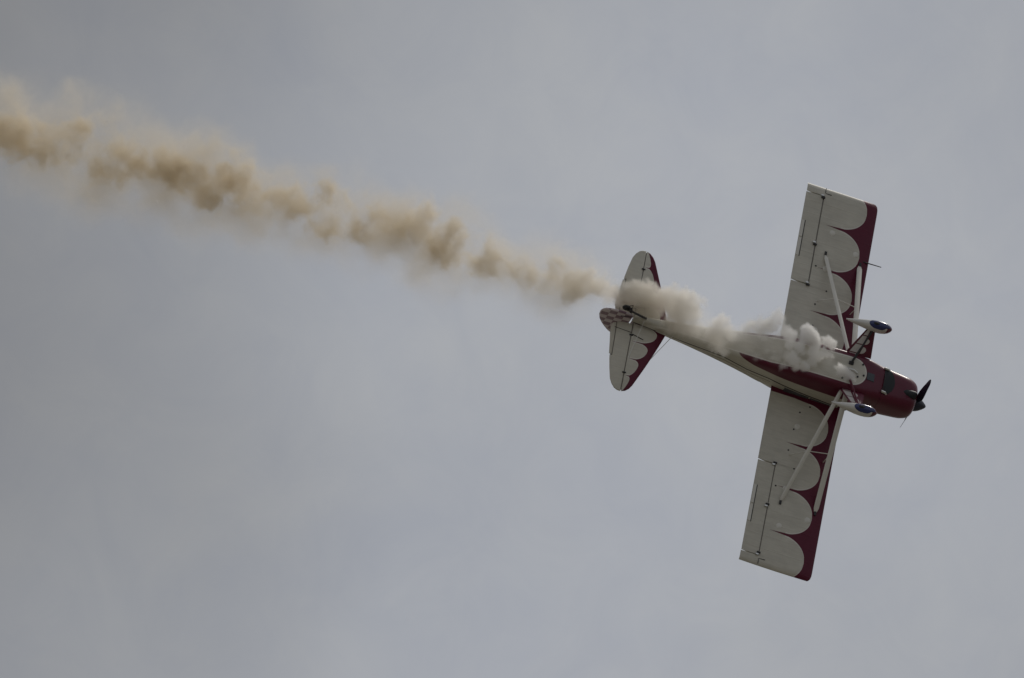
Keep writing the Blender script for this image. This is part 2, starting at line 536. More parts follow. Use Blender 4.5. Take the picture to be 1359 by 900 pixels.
# cooling air exit under the cowl: closed crescent coloured dark for its inner shade, with a turned lip
def under(x, y):
    """belly height at (x, y)"""
    hw, zb, zt, eb, et = smooth_sec(min(x, 1.19))
    zc = zb + (zt - zb) * 0.52
    return zc - (zc - zb) * max(0.0, 1 - abs(y / hw) ** eb) ** (1 / eb)
def patch(outline, lift, mat, name, parent, sub=None):
    """thin shell panel following the belly, from an (x, y) outline"""
    n = len(outline); cx = sum(p[0] for p in outline) / n; cy = sum(p[1] for p in outline) / n
    lay = []
    for k, lf in ((1.0, -0.012), (1.0, lift), (0.66, lift), (0.33, lift)):
        lay.append([(cx + (p[0] - cx) * k, cy + (p[1] - cy) * k, under(cx + (p[0] - cx) * k, cy + (p[1] - cy) * k) * 1.0 - lf - 0.008) for p in outline])
    return MB().loft(lay, caps=(False, True)).build(name, mat, parent, True, 40)
cres = [(0.56, -0.30), (0.63, -0.315), (0.70, -0.27), (0.755, -0.18), (0.785, -0.06), (0.785, 0.03), (0.75, 0.13), (0.68, 0.215), (0.60, 0.26), (0.57, 0.10), (0.56, -0.06)]
patch(cres, 0.012, M_OPENING, 'cooling_air_outlet', cowl)
m = MB()
m.tube([(0.545, -0.30, under(0.55, -0.30) - 0.005), (0.555, -0.1, under(0.55, -0.1) - 0.02), (0.555, 0.1, under(0.55, 0.1) - 0.02), (0.545, 0.25, under(0.55, 0.25) - 0.01)], 0.012, 8)
m.build('outlet_lip', M_DARK, cowl)
for yy in (-0.30, 0.225):
    zz = under(0.6, yy)
    MB().tube([(0.66, yy, zz + 0.05), (0.60, yy, zz - 0.035), (0.52, yy, zz - 0.055)], [0.03, 0.03, 0.028], 12).build('exhaust_pipe', M_STEEL, cowl)
patch([(0.17, -0.07), (0.33, -0.075), (0.335, 0.085), (0.175, 0.09)], 0.006, M_HATCH, 'belly_hatch', fus)
# chin air scoop
m = MB()
sc_r = []
for x, w, d in ((0.98, 0.02, 0.0), (1.06, 0.075, 0.025), (1.16, 0.09, 0.05), (1.25, 0.088, 0.062), (1.275, 0.075, 0.055)):
    z0 = under(x, 0) + 0.03
    sc_r.append([(x, 0.04 + w * math.cos(a), z0 - (d + 0.03) * max(0, math.sin(a)) + 0.02 * (math.sin(a) < 0)) for a in [2 * math.pi * k / 16 for k in range(16)]])
m.loft(sc_r).build('air_scoop', M_OPENING, cowl)

# ---- windshield and cabin glazing
ws = []
for x, z0, z1, w0, w1 in ((0.30, 0.055, 0.07, 0.25, 0.25), (0.16, 0.05, 0.19, 0.345, 0.27), (0.02, 0.05, 0.262, 0.418, 0.33)):
    ws.append([(x, -w0, z0), (x, -w1, z1 - 0.02), (x, -w1 * 0.6, z1), (x, 0, z1 + 0.006), (x, w1 * 0.6, z1), (x, w1, z1 - 0.02), (x, w0, z0)])
MB().loft(ws).build('windshield', M_GLASS, plane)
for s in (1, -1):
    for xa, xb in ((-0.22, -0.72), (-0.76, -1.30)):
        zt_a, zt_b = -0.03 - 0.0 * xa, -0.03 - 0.06 * (-xb)
        zl = lambda q: -0.115 + (q + 0.32) * 0.2 + 0.045
        ring_o = [(xa, zl(xa)), (xb, zl(xb)), (xb, -0.055), (xa, -0.02)]
        lay = []
        for yy, k in ((0.41, 1.0), (0.439, 1.0), (0.442, 0.93)):
            cx = sum(p[0] for p in ring_o) / 4; cz = sum(p[1] for p in ring_o) / 4
            lay.append([(cx + (p[0] - cx) * k, s * yy, cz + (p[1] - cz) * k) for p in ring_o])
        MB().loft(lay).build('side_window', M_GLASS, plane, False)

# ---- wings
CH = 1.55; INC = math.radians(4.5); SPAN = 4.28
XF = [0, 0.004, 0.014, 0.03, 0.055, 0.09, 0.14, 0.20, 0.28, 0.38, 0.48, 0.58, 0.66, 0.746, 0.765, 0.84, 0.92, 1.0]
def af(xf):
    up = 0.2969 * math.sqrt(xf) - 0.126 * xf - 0.3516 * xf ** 2 + 0.2843 * xf ** 3 - 0.1036 * xf ** 4
    t = 5 * 0.12 * up
    cam_ = 0.12 * (xf * (1 - xf)) ** 0.9 * 1.25
    lo = 0.034 - min(1, xf / 0.16) ** 0.62 * 0.034
    top = max(cam_ + t * 0.92, lo + 0.002) + 0.034 * (1 - min(1, xf / 0.16) ** 0.62)
    if xf == 0: top = lo = 0.034
    return lo, top
def wing_pt(xf, zf, y, th=1.0, back=0.0):
    """airfoil fraction to aeroplane coordinates for a station |y|"""
    xx = -(back + xf * (1 - back / CH)) * 1.0 if False else -(xf * CH)
    zz = (0.034 + (zf - 0.034) * th) * CH - 0.034 * CH
    xx2 = xx
    z_ = zz + xx2 * math.tan(INC)
    return (xx2 - back * max(0, 1 - xf * 3.2), y, 0.018 + z_ + 0.052 * 0 + 0.012 * abs(y) + 0.034 * CH * 0)
def ring_full(y, th=1.0, back=0.0, x0=0.0, x1=1.0, lo0=0.0, ups=0.0):
    xs = [q for q in XF if x0 <= q <= x1]
    xl = [max(q, lo0) for q in xs]
    lo = [wing_pt(q, af(q)[0], y, th, back) for q in xl]
    up = [wing_pt(min(q + ups * (q == xs[-1]), 1.0), af(min(q + ups * (q == xs[-1]), 1.0))[1], y, th, back) for q in xs]
    return up + lo[::-1]
def frange(a, b, n): return [a + (b - a) * i / (n - 1) for i in range(n)]
AIN, AOUT = 2.03, 4.09
for s in (-1, 1):
    m = MB()
    m.loft([ring_full(s * y) for y in frange(0.37, AIN, 12)])
    m.loft([ring_full(s * y, x1=0.746, ups=0.035) for y in frange(AIN - 0.01, AOUT + 0.01, 14)])
    m.loft([ring_full(s * y, th, bk) for y, th, bk in ((AOUT, 1, 0), (4.17, 0.98, 0.004), (4.23, 0.82, 0.02), (4.265, 0.55, 0.045), (4.285, 0.22, 0.075))])
    wing = m.build('wing', M_WING, plane, True, 40)
    # aileron, drooped or raised slightly about its hinge
    defl = math.radians(-2.5 if s < 0 else 2.0)
    hx, hy_, hz = wing_pt(0.765, (af(0.765)[0] + af(0.765)[1]) / 2, 0)
    def rotp(p):
        x, y, z = p; hz_ = hz + 0.012 * abs(y)
        dx, dz = x - hx, z - hz_
        return (hx + dx * math.cos(defl) - dz * math.sin(defl), y, hz_ + dx * math.sin(defl) + dz * math.cos(defl))
    TABA, TABB = 2.62, 3.42
    m = MB()
    m.loft([[rotp(p) for p in ring_full(s * y, x0=0.765, lo0=0.760)] for y in frange(AIN + 0.03, AOUT - 0.014, 12)])
    ail = m.build('aileron', M_WING, wing, True, 40)
    # servo tab lying along the trailing edge, with dark strips standing in for the shaded gaps
    def strip(name, f0, f1, ya, yb, mat, lift, th):
        v = []
        for yy in (ya, yb):
            p, q = rotp(wing_pt(f0, af(f0)[0], s * yy)), rotp(wing_pt(f1, af(f1)[0], s * yy))
            v += [(p[0], p[1], p[2] - lift), (q[0], q[1], q[2] - lift), (q[0], q[1], q[2] - lift + th), (p[0], p[1], p[2] - lift + th)]
        mk(name, v, [(0, 1, 2, 3), (7, 6, 5, 4), (0, 4, 5, 1), (1, 5, 6, 2), (2, 6, 7, 3), (3, 7, 4, 0)], mat, wing, False)
    for ya, yb in ((TABA, TABA + 0.40), (TABA + 0.43, TABB)):
        strip('servo_tab', 0.953, 0.994, ya, yb, M_WHITE, 0.008, 0.012)
        strip('tab_gap_shade', 0.940, 0.951, ya - 0.012, yb + 0.012, M_DARK, 0.004, 0.006)
    # dark strip along the hinge gap, the gap's shade put into its colour
    v = []
    for yy in (AIN + 0.01, AOUT - 0.005):
        for xf_, dz_ in ((0.740, 0.010), (0.768, 0.010), (0.768, 0.018), (0.740, 0.018)):
            p = wing_pt(xf_, af(xf_)[0], s * yy); v.append((p[0], p[1], p[2] + dz_))
    mk('hinge_gap_shade', v, [(0, 1, 2, 3), (7, 6, 5, 4), (0, 4, 5, 1), (1, 5, 6, 2), (2, 6, 7, 3), (3, 7, 4, 0)], M_GAP_SHADE, wing, False)
    # hinge brackets, bright and dark fittings
    for yy in (AIN + 0.02, 2.98, AOUT - 0.03):
        p = wing_pt(0.752, af(0.75)[0], s * yy)
        MB().box((p[0] - 0.02, p[1] - s * 0.025, p[2] - 0.02), (0.075, 0.028, 0.04)).build('hinge_bracket', M_DARK, wing, False)
        MB().box((p[0] - 0.045, p[1] + s * 0.02, p[2] - 0.02), (0.06, 0.03, 0.04)).build('hinge_plate', M_STEEL, wing, False)
    # notch lines at the tip bow and the aileron's outer end
    p = wing_pt(0.70, af(0.70)[0], s * 4.15)
    MB().box((p[0], p[1], p[2] - 0.001), (0.13, 0.014, 0.006)).build('tip_seam', M_DARK, wing, False)
    p = wing_pt(0.745, af(0.745)[0], s * 4.21)
    MB().box((p[0], p[1], p[2] + 0.001), (0.012, 0.12, 0.006)).build('tip_seam', M_DARK, wing, False)
    # inspection covers and drain grommets
    for xf, yy in ((0.56, 3.33), (0.565, 2.50), (0.20, 3.02), (0.56, 1.1)):
        p = wing_pt(xf, af(xf)[0], s * yy)
        disc((p[0], p[1], p[2] - 0.002), (0, 0, -1), 0.062, 0.006, 18, 0.05).build('inspection_cover', M_WHITE, wing)
    for xf, yy in ((0.62, 1.66), (0.60, 1.18), (0.56, 0.78), (0.70, 2.5), (0.50, 2.02), (0.44, 0.6)):
        p = wing_pt(xf, af(xf)[0], s * yy)
        disc((p[0], p[1], p[2] - 0.001), (0, 0, -1), 0.018, 0.006, 10).build('drain_grommet', M_DARK, wing)
    # lift struts: streamlined tubes from the lower longeron to the spars
    fr0, fr1 = Vector((-0.16, s * 0.43, -0.86)), Vector(wing_pt(0.115, af(0.115)[0], s * 2.80)) - Vector((0, 0, 0.01))
    rr0, rr1 = Vector((-0.27, s * 0.43, -0.86)), Vector(wing_pt(0.60, af(0.60)[0], s * 2.80)) - Vector((0, 0, 0.01))
    fst = MB().tube([fr0, fr0.lerp(fr1, 0.03), fr0.lerp(fr1, 0.5), fr0.lerp(fr1, 0.965), fr1], [0.040, 0.054, 0.054, 0.054, 0.028], 14, 0.40, (1, 0, 0)).build('lift_strut', M_WHITE, plane)
    rst = MB().tube([rr0, rr0.lerp(rr1, 0.03), rr0.lerp(rr1, 0.5), rr0.lerp(rr1, 0.965), rr1], [0.034, 0.043, 0.043, 0.043, 0.02], 14, 0.42, (1, 0, 0)).build('lift_strut', M_WHITE, plane)
    for st, p1 in ((fst, fr1), (rst, rr1)):
        MB().box((p1.x, p1.y + s * 0.03, p1.z), (0.045, 0.08, 0.045)).build('strut_fitting', M_DARK, st, False)
    # jury struts
    jf, jr = fr0.lerp(fr1, 0.52), rr0.lerp(rr1, 0.55)
    wf = Vector(wing_pt(0.13, af(0.13)[0], jf.y + s * 0.02)); wr = Vector(wing_pt(0.60, af(0.60)[0], jr.y + s * 0.02))
    MB().tube([jf, wf], 0.011, 8).build('jury_strut', M_WHITE, fst)
    MB().tube([jr, wr], 0.011, 8).build('jury_strut', M_WHITE, rst)
    MB().tube([jf, jr], 0.010, 8).build('jury_strut', M_WHITE, fst)
    if s < 0:
        p = Vector(wing_pt(0.02, 0.025, s * 2.93))
        MB().tube([p + Vector((-0.1, 0, -0.02)), p + Vector((0.05, 0, -0.02)), p + Vector((0.30, 0, -0.012))], [0.013, 0.012, 0.009], 8).build('pitot_tube', M_DARK, wing)

# cabin roof between the wing roots
m = MB()
m.loft([[(p[0], p[1], p[2] + 0.004) for p in ring_full(y)] for y in (-0.36, 0.0, 0.36)])
m.build('centre_section', M_WING, plane, True, 40)

# ---- tail
STAB = [(-3.88, 0.02), (-3.92, 0.10), (-4.02, 0.40), (-4.12, 0.68), (-4.21, 0.92), (-4.295, 1.13), (-4.36, 1.29), (-4.405, 1.40), (-4.46, 1.49), (-4.53, 1.555), (-4.612, 1.585), (-4.612, 0.02)]
ELEV = [(-4.626, 0.07), (-4.626, 1.588), (-4.70, 1.583), (-4.765, 1.55), (-4.83, 1.475), (-4.88, 1.375), (-4.93, 1.15), (-4.968, 0.93), (-4.975, 0.865), (-4.925, 0.86), (-4.945, 0.10), (-4.80, 0.07)]
TAB = [(-4.940, 0.845), (-4.992, 0.84), (-5.02, 0.60), (-5.05, 0.38), (-5.058, 0.24), (-5.03, 0.15), (-4.958, 0.13)]
ZT = -0.46
for s in (-1, 1):
    f2 = lambda L: [(a, s * b) for a, b in L]
    stab = plate(f2(STAB), 0.045, 'xy', ZT, 0.03).build('horizontal_stabilizer', M_TAIL, plane, True, 60)
    ev = plate(f2(ELEV), 0.036, 'xy', ZT, 0.025).build('elevator', M_TAIL, stab, True, 60)
    MB().box((-4.6185, s * 0.80, ZT + 0.004), (0.034, 1.50, 0.016)).build('elevator_gap_shade', M_GAP_SHADE, stab, False)  # solid strip coloured as the shade in the elevator hinge gap
    MB().add([(-4.915, s * 0.12, ZT + 0.004), (-4.905, s * 0.86, ZT + 0.004), (-4.965, s * 0.86, ZT + 0.004), (-4.985, s * 0.12, ZT + 0.004), (-4.915, s * 0.12, ZT - 0.004), (-4.905, s * 0.86, ZT - 0.004), (-4.965, s * 0.86, ZT - 0.004), (-4.985, s * 0.12, ZT - 0.004)], [(0, 1, 2, 3), (7, 6, 5, 4), (0, 4, 5, 1), (1, 5, 6, 2), (2, 6, 7, 3), (3, 7, 4, 0)]).build('tab_gap_shade', M_GAP_SHADE, stab, False)  # dark strip painted as the shade between elevator and tab
    plate(f2(TAB), 0.026, 'xy', ZT, 0.015).build('trim_tab', M_TAIL, stab, True, 60)
    for yy in (0.32, 1.17):
        MB().box((-4.62, s * yy, ZT - 0.022), (0.075, 0.026, 0.022)).build('elevator_hinge', M_DARK, stab, False)
    MB().tube([(-4.36, s * 0.36, ZT - 0.026), (-4.60, s * 0.30, ZT - 0.03)], 0.008, 8).build('control_horn', M_DARK, stab)
    MB().tube([(-4.98, s * 0.24, ZT - 0.02), (-4.63, s * 0.27, ZT - 0.026)], 0.0055, 8).build('tab_cable', M_DARK, stab)
    # bracing wires
    MB().tube([(-3.80, s * 0.14, -0.60), (-4.14, s * 0.72, ZT)], 0.007, 6).build('brace_wire', M_STEEL, stab)
    MB().tube([(-4.45, s * 0.05, -0.69), (-4.60, s * 0.86, ZT - 0.01)], 0.006, 6).build('brace_wire', M_STEEL, stab)
    MB().tube([(-4.55, s * 0.02, 0.12), (-4.60, s * 0.90, ZT + 0.01)], 0.006, 6).build('brace_wire', M_STEEL, stab)
FIN = [(-3.86, -0.44), (-4.10, -0.24), (-4.32, 0.02), (-4.46, 0.20), (-4.56, 0.29), (-4.66, 0.325), (-4.66, -0.46)]
RUD = [(-4.685, -0.70), (-4.685, 0.328), (-4.78, 0.325), (-4.88, 0.285), (-4.98, 0.21), (-5.09, 0.08), (-5.19, -0.06), (-5.265, -0.20), (-5.318, -0.36), (-5.338, -0.52), (-5.315, -0.62), (-5.26, -0.69), (-5.12, -0.735), (-4.95, -0.75), (-4.80, -0.74)]
fin = plate(FIN, 0.05, 'xz', 0.0, 0.03).build('fin', M_CHK, plane, True, 60)
plate(RUD, 0.045, 'xz', 0.0, 0.03).build('rudder', M_CHK, fin, True, 60)
# tail wheel on its leaf spring
spr = MB().tube([(-4.42, 0, -0.715), (-4.58, 0, -0.77), (-4.72, 0, -0.83), (-4.80, 0, -0.865)], [0.026, 0.026, 0.024, 0.022], 10, 0.5, (0, 1, 0)).build('tail_spring', M_DARK, plane)
MB().tube([(-4.78, 0, -0.83), (-4.80, 0, -0.90)], 0.035, 10).build('swivel_head', M_DARK, spr)
for s in (-1, 1):
    MB().tube([(-4.79, s * 0.03, -0.90), (-4.90, s * 0.045, -0.945)], 0.016, 8).build('fork_arm', M_DARK, spr)
    MB().tube([(-4.78, s * 0.03, -0.86), (-4.76, s * 0.13, -0.86), (-4.95, s * 0.10, -0.73)], 0.009, 6).build('steering_spring', M_DARK, spr)
tor = MB(); rr = []
for k in range(20):
    a = 2 * math.pi * k / 20
    rr.append([(-4.905 + (0.06 + 0.026 * math.cos(q)) * math.cos(a), 0.03 * math.sin(q), -0.945 + (0.06 + 0.026 * math.cos(q)) * math.sin(a)) for q in [2 * math.pi * j / 10 for j in range(10)]])
rr.append(rr[0]); tor.loft(rr, (False, False)).build('tail_wheel_tyre', M_BLACK, spr)
disc((-4.905, 0, -0.945), (0, 1, 0), 0.05, 0.02, 14).build('tail_wheel_hub', M_DARK, spr)

# ---- landing gear
def fair_ring(x, hw, zt, zb, y0, n=22, e=2.3):
    zc = (zt + zb) / 2; h = (zt - zb) / 2
    out = []
    for k in range(n):
        a = 2 * math.pi * k / n; c, q = math.cos(a), math.sin(a)
        out.append((x, y0 + hw * math.copysign(abs(c) ** (2 / e), c), zc + h * math.copysign(abs(q) ** (2 / e), q)))
    return out
for s in (-1, 1):
    y0 = s * 0.945
    # faired leg: triangle between front and rear tubes
    leg = []
    for k in (0.0, 0.25, 0.5, 0.75, 1.0):
        yy = s * (0.41 + (0.93 - 0.41) * k); zz = -0.88 + (-1.22 + 0.88) * k
        xf_ = 0.20 + (0.115 - 0.20) * k; xr_ = -0.34 + (-0.03 + 0.34) * k
        th = 0.020
        nx = Vector((0, s * 0.58, 0.81)).normalized()
        sec_ = []
        for u_, w_ in ((0, 0), (0.06, 0.8), (0.2, 1), (0.6, 0.8), (0.94, 0.4), (1, 0), (0.94, -0.4), (0.6, -0.8), (0.2, -1), (0.06, -0.8)):
            p = Vector((xf_ + (xr_ - xf_) * u_, yy, zz)) + nx * (w_ * th)
            sec_.append(p)
        leg.append(sec_)
    gl = MB().loft(leg).build('gear_leg', M_LEG, plane, True, 40)
    # wheel fairing
    F = [(-0.52, 0.010, -1.235, -1.258), (-0.44, 0.026, -1.215, -1.277), (-0.30, 0.052, -1.185, -1.312), (-0.15, 0.078, -1.155, -1.352), (0.0, 0.100, -1.128, -1.39), (0.12, 0.110, -1.118, -1.41),
         (0.22, 0.108, -1.125, -1.412), (0.30, 0.096, -1.15, -1.40), (0.36, 0.076, -1.182, -1.382), (0.40, 0.050, -1.215, -1.357), (0.425, 0.022, -1.25, -1.325), (0.432, 0.006, -1.275, -1.30)]
    fr = MB().loft([fair_ring(x, hw, zt, zb, y0) for x, hw, zt, zb in F]).build('wheel_fairing', M_FAIR, plane, True, 60)
    # navy panel round the wheel opening, tyre showing in it
    def fair_low(x, yy):
        for a, b in zip(F, F[1:]):
            if a[0] <= x <= b[0]:
                k = (x - a[0]) / (b[0] - a[0]); hw, zt, zb = (a[i] + (b[i] - a[i]) * k for i in (1, 2, 3))
                zc = (zt + zb) / 2
                return zc - (zt - zb) / 2 * max(0, 1 - min(1, abs((yy - y0) / hw)) ** 2.3) ** (1 / 2.3)
    lay = []
    for kk, lf in ((1.0, -0.02), (1.0, 0.006), (0.9, 0.009), (0.75, 0.010), (0.55, 0.010), (0.25, 0.010)):
        ring = []
        for q in range(28):
            a = 2 * math.pi * q / 28
            xx = 0.16 + 0.225 * kk * math.copysign(abs(math.cos(a)) ** 0.8, math.cos(a)); yy = y0 + (0.094 if xx < 0.27 else 0.060) * kk * math.sin(a)
            ring.append((xx, yy, fair_low(xx, yy) - lf))
        lay.append(ring)
    MB().loft(lay, (False, True)).build('wheel_opening_panel', M_NAVY, fr, True, 60)
    ty = MB(); rr = []
    for k in range(24):
        a = 2 * math.pi * k / 24
        rr.append([(0.10 + (0.115 + 0.045 * math.cos(q)) * math.cos(a), y0 + 0.045 * math.sin(q), -1.268 + (0.115 + 0.045 * math.cos(q)) * math.sin(a)) for q in [2 * math.pi * j / 10 for j in range(10)]])
    rr.append(rr[0]); ty.loft(rr, (False, False)).build('tyre', M_BLACK, fr)
    # shock strut from the belly to the axle
    p0, p1 = Vector((-0.20, s * 0.155, -0.985)), Vector((0.06, s * 0.86, -1.215))
    ss = MB().tube([p0, p0.lerp(p1, 0.45), p0.lerp(p1, 0.46), p1], [0.026, 0.026, 0.020, 0.018], 10).build('shock_strut', M_MAROON if s > 0 else M_DARK, plane)
    MB().box((p0.x, p0.y, p0.z + 0.01), (0.10, 0.07, 0.03)).build('strut_fitting', M_DARK, ss, False)

# belly details: drain, venturi, rivets of the exhaust
for xx, yy in ((-0.02, 0.10), (0.05, -0.20), (-0.33, 0.22), (0.10, 0.03)):
    disc((xx, yy, under(xx, yy) - 0.008), (0, 0, -1), 0.020, 0.01, 10).build('belly_grommet', M_DARK, fus)
MB().tube([(-0.05, 0.02, -0.95), (-0.14, 0.02, -1.03), (-0.30, 0.02, -1.045)], [0.032, 0.032, 0.03], 12).build('smoke_exhaust_pipe', M_STEEL, fus)

# ---- propeller
PC = Vector((1.36, 0.0, -0.30))
sp = MB()
prof = [(-0.04, 0.158), (0.0, 0.160), (0.06, 0.145), (0.12, 0.116), (0.17, 0.084), (0.21, 0.052), (0.236, 0.026), (0.245, 0.008)]
sp.loft([[(PC.x + a, PC.y + r * math.cos(q), PC.z + r * math.sin(q)) for q in [2 * math.pi * k / 24 for k in range(24)]] for a, r in prof])
spin = sp.build('spinner', M_PROP, plane, True, 60)
ang = math.atan2(-0.95, -0.07)
for k in range(2):
    a = ang + math.pi * k
    rd = Vector((0, math.cos(a), math.sin(a))); tg = Vector((0, -math.sin(a), math.cos(a)))
    rings = []
    for r, c, th, tw in ((0.08, 0.07, 0.045, 70), (0.16, 0.085, 0.035, 58), (0.28, 0.16, 0.024, 44), (0.42, 0.18, 0.018, 33), (0.60, 0.172, 0.013, 25), (0.76, 0.148, 0.010, 20), (0.94, 0.118, 0.008, 17), (1.02, 0.068, 0.006, 16), (1.05, 0.018, 0.004, 15)):
        t_ = math.radians(tw)
        cd = tg * math.cos(t_) + Vector((1, 0, 0)) * math.sin(t_); nd = Vector((1, 0, 0)) * math.cos(t_) - tg * math.sin(t_)
        rings.append([PC + Vector((0.03, 0, 0)) + rd * r + cd * (c * 0.5 * math.cos(q)) + nd * (th * 0.5 * math.sin(q)) for q in [2 * math.pi * j / 14 for j in range(14)]])
    MB().loft(rings).build('propeller_blade', M_PROP, spin, True, 60)

# ------------------------------------------------------------------ smoke
SMOKE_DENS = 8.0
CORE_GAIN, VEIL_GAIN, FRESH_GAIN = 0.68, 0.22, 1.1
SMOKE_TAN = (0.872, 0.805, 0.683); SMOKE_WHITE = (0.993, 0.988, 0.975)
def at(px, py, z, dj=0.0):
    """point of the aeroplane frame on the plane z = const seen at a photo position, pushed dj metres along the view"""
    d = Vector(((px - 679.5) / FOCAL_PX, (py - 450.0) / FOCAL_PX, 1.0))
    T = Vector(((1122.4 - 679.5) / FOCAL_PX * DIST, (519.6 - 450.0) / FOCAL_PX * DIST, DIST))
    toP = lambda q: Vector((R1.x * q.x + R2.x * q.y + R3.x * q.z, R1.y * q.x + R2.y * q.y + R3.y * q.z, R1.z * q.x + R2.z * q.y + R3.z * q.z))
    a, b = toP(d), -toP(T)
    t_ = (z - b.z) / a.z
    return a * t_ + b + R3 * dj
# puffs: position, radius (photo pixels), weight
CORE = [(10, 172, 24, .7), (40, 182, 20, .7), (85, 193, 30, .9), (103, 172, 14, .8), (120, 165, 9, .5), (150, 194, 17, .8), (166, 206, 19, 1), (186, 214, 13, 1), (170, 238, 14, .7), (140, 228, 18, .6), (70, 215, 18, .5), (20, 200, 16, .4),
        (225, 222, 18, .7), (243, 234, 20, .8), (264, 250, 24, 1), (285, 258, 16, .9), (305, 248, 17, .9), (325, 248, 17, 1), (328, 222, 10, 1), (314, 206, 11, .9), (302, 200, 8, .7), (262, 228, 14, .6), (235, 205, 12, .4),
        (396, 262, 15, .8), (402, 274, 16, .8), (384, 282, 14, .6), (436, 264, 16, .9), (456, 262, 11, .9), (430, 303, 17, 1), (452, 286, 13, .9), (472, 292, 15, 1), (492, 282, 8, .7), (474, 310, 15, 1), (412, 252, 8, .5), (450, 305, 12, .6), (365, 262, 16, .45), (420, 285, 14, .5),
        (553, 298, 20, 1), (568, 288, 15, .9), (540, 302, 12, .7), (602, 312, 17, 1), (605, 298, 11, .7), (598, 342, 18, 1), (616, 332, 14, .9), (640, 348, 18, .9), (646, 326, 12, .9), (656, 322, 7, .7), (660, 339, 6, .9), (642, 360, 13, .7), (580, 330, 16, .8), (525, 295, 8, .5), (625, 318, 12, .7), (575, 312, 14, .8),
        (700, 352, 15, .8), (716, 362, 16, .8), (706, 374, 12, .7), (735, 352, 13, .6), (748, 364, 15, .8), (756, 376, 20, 1), (772, 368, 13, 1), (782, 347, 6, .7), (748, 390, 11, .8), (728, 376, 12, .7), (790, 380, 13, 1), (806, 386, 13, 1), (803, 396, 10, 1), (798, 374, 9, .8), (678, 346, 9, .4), (770, 392, 12, .6)]
HALO = [(-5, 150, 30, .35), (20, 135, 16, .4), (60, 165, 34, .3), (95, 135, 16, .45), (120, 150, 22, .4), (150, 142, 10, .4), (100, 225, 34, .3), (165, 175, 26, .3), (200, 220, 34, .35), (180, 255, 26, .25), (262, 195, 20, .55), (240, 215, 26, .5), (290, 195, 16, .4), (300, 225, 26, .4), (270, 280, 26, .3), (340, 270, 30, .35),
        (380, 245, 20, .45), (435, 222, 7, .6), (428, 240, 14, .5), (400, 300, 26, .35), (460, 275, 30, .35), (495, 300, 24, .35), (475, 330, 22, .3), (500, 262, 10, .3), (540, 285, 22, .45), (555, 322, 28, .35), (605, 290, 20, .4), (590, 355, 26, .35), (635, 315, 18, .4), (650, 352, 24, .35), (685, 350, 20, .4), (720, 345, 22, .4), (735, 385, 26, .35), (750, 345, 16, .5), (780, 365, 20, .45), (785, 395, 18, .4), (805, 398, 14, .5), (340, 300, 22, .25), (540, 345, 20, .25), (690, 385, 18, .2)]
HALO += [(818, 392, 13, .8), (806, 391, 15, .7), (828, 388, 13, .8), (838, 396, 13, .7), (210, 228, 30, .4), (355, 268, 26, .45), (372, 275, 22, .4), (512, 296, 24, .5), (518, 310, 22, .4), (664, 350, 18, .5), (674, 344, 14, .5), (690, 360, 20, .4), (430, 320, 22, .3), (320, 275, 26, .35), (240, 260, 26, .35), (120, 245, 26, .3), (40, 215, 28, .3), (560, 340, 24, .35), (620, 370, 20, .3), (740, 400, 18, .3),
         (15, 118, 9, .5), (97, 122, 8, .55), (152, 135, 6, .6), (250, 186, 8, .5), (330, 196, 8, .4), (352, 232, 10, .4), (470, 250, 9, .35), (612, 278, 7, .5), (588, 278, 8, .4), (740, 330, 7, .5), (762, 340, 6, .5)]
NEAR = [(822, 392, 12, .55), (812, 388, 10, .6), (834, 386, 12, .7), (840, 376, 8, .5), (818, 402, 9, .4),
        (848, 386, 15, .9), (862, 380, 9, .9), (866, 394, 18, 1), (842, 397, 14, .9), (828, 402, 12, .5), (884, 396, 18, 1), (898, 402, 19, 1), (910, 412, 18, 1), (916, 394, 13, 1), (922, 416, 13, 1), (900, 422, 16, .9), (931, 398, 8, .9), (870, 416, 14, .7), (886, 432, 12, .6), (905, 436, 12, .6), (855, 408, 14, .7),
        (948, 440, 14, 1), (958, 428, 12, 1), (950, 452, 13, .9), (966, 440, 10, 1), (957, 463, 9, .8), (964, 469, 6, .8), (938, 446, 9, .8), (925, 436, 12, .6), (972, 450, 8, .5),
        (992, 434, 12, .55), (1008, 432, 14, .7), (1022, 430, 13, .9), (1036, 424, 12, 1), (1042, 438, 11, .9), (1028, 442, 10, .6), (1012, 446, 9, .5), (985, 446, 9, .4),
        (1049, 446, 12, 1), (1046, 458, 9, 1), (1075, 448, 12, 1.2), (1072, 438, 9, 1.2), (1082, 456, 10, 1.2), (1096, 454, 8, 1.2), (1103, 458, 5, 1), (1060, 462, 11, 1.1), (1052, 478, 12, 1.2), (1044, 474, 8, 1), (1068, 486, 10, 1.1), (1056, 490, 8, 1), (1084, 470, 12, .8), (1078, 478, 10, .7), (1096, 468, 8, .6), (1040, 486, 7, .6), (1030, 470, 10, .3), (1010, 465, 12, .25),
        (1113, 489, 7, 1.3), (1120, 493, 8, 1.3), (1128, 498, 7, 1.2), (1113, 497, 6, 1.2), (1132, 503, 5, .9), (1122, 501, 6, 1)]
rs = random.Random(11)
pf = []                                          # centre, radius (m), weight, kind: 0 aged core, 1 thin veil, 2 fresh dense puffs
PM = 1.0 / 66.13
for (px, py, r, w) in CORE: pf.append((at(px, py, -1.05, rs.uniform(-.22, .22)), r * PM * 1.55, w, 0))
AX = [(-10, 176), (90, 192), (180, 216), (270, 243), (350, 263), (440, 284), (520, 300), (600, 325), (680, 350), (750, 371), (815, 389)]
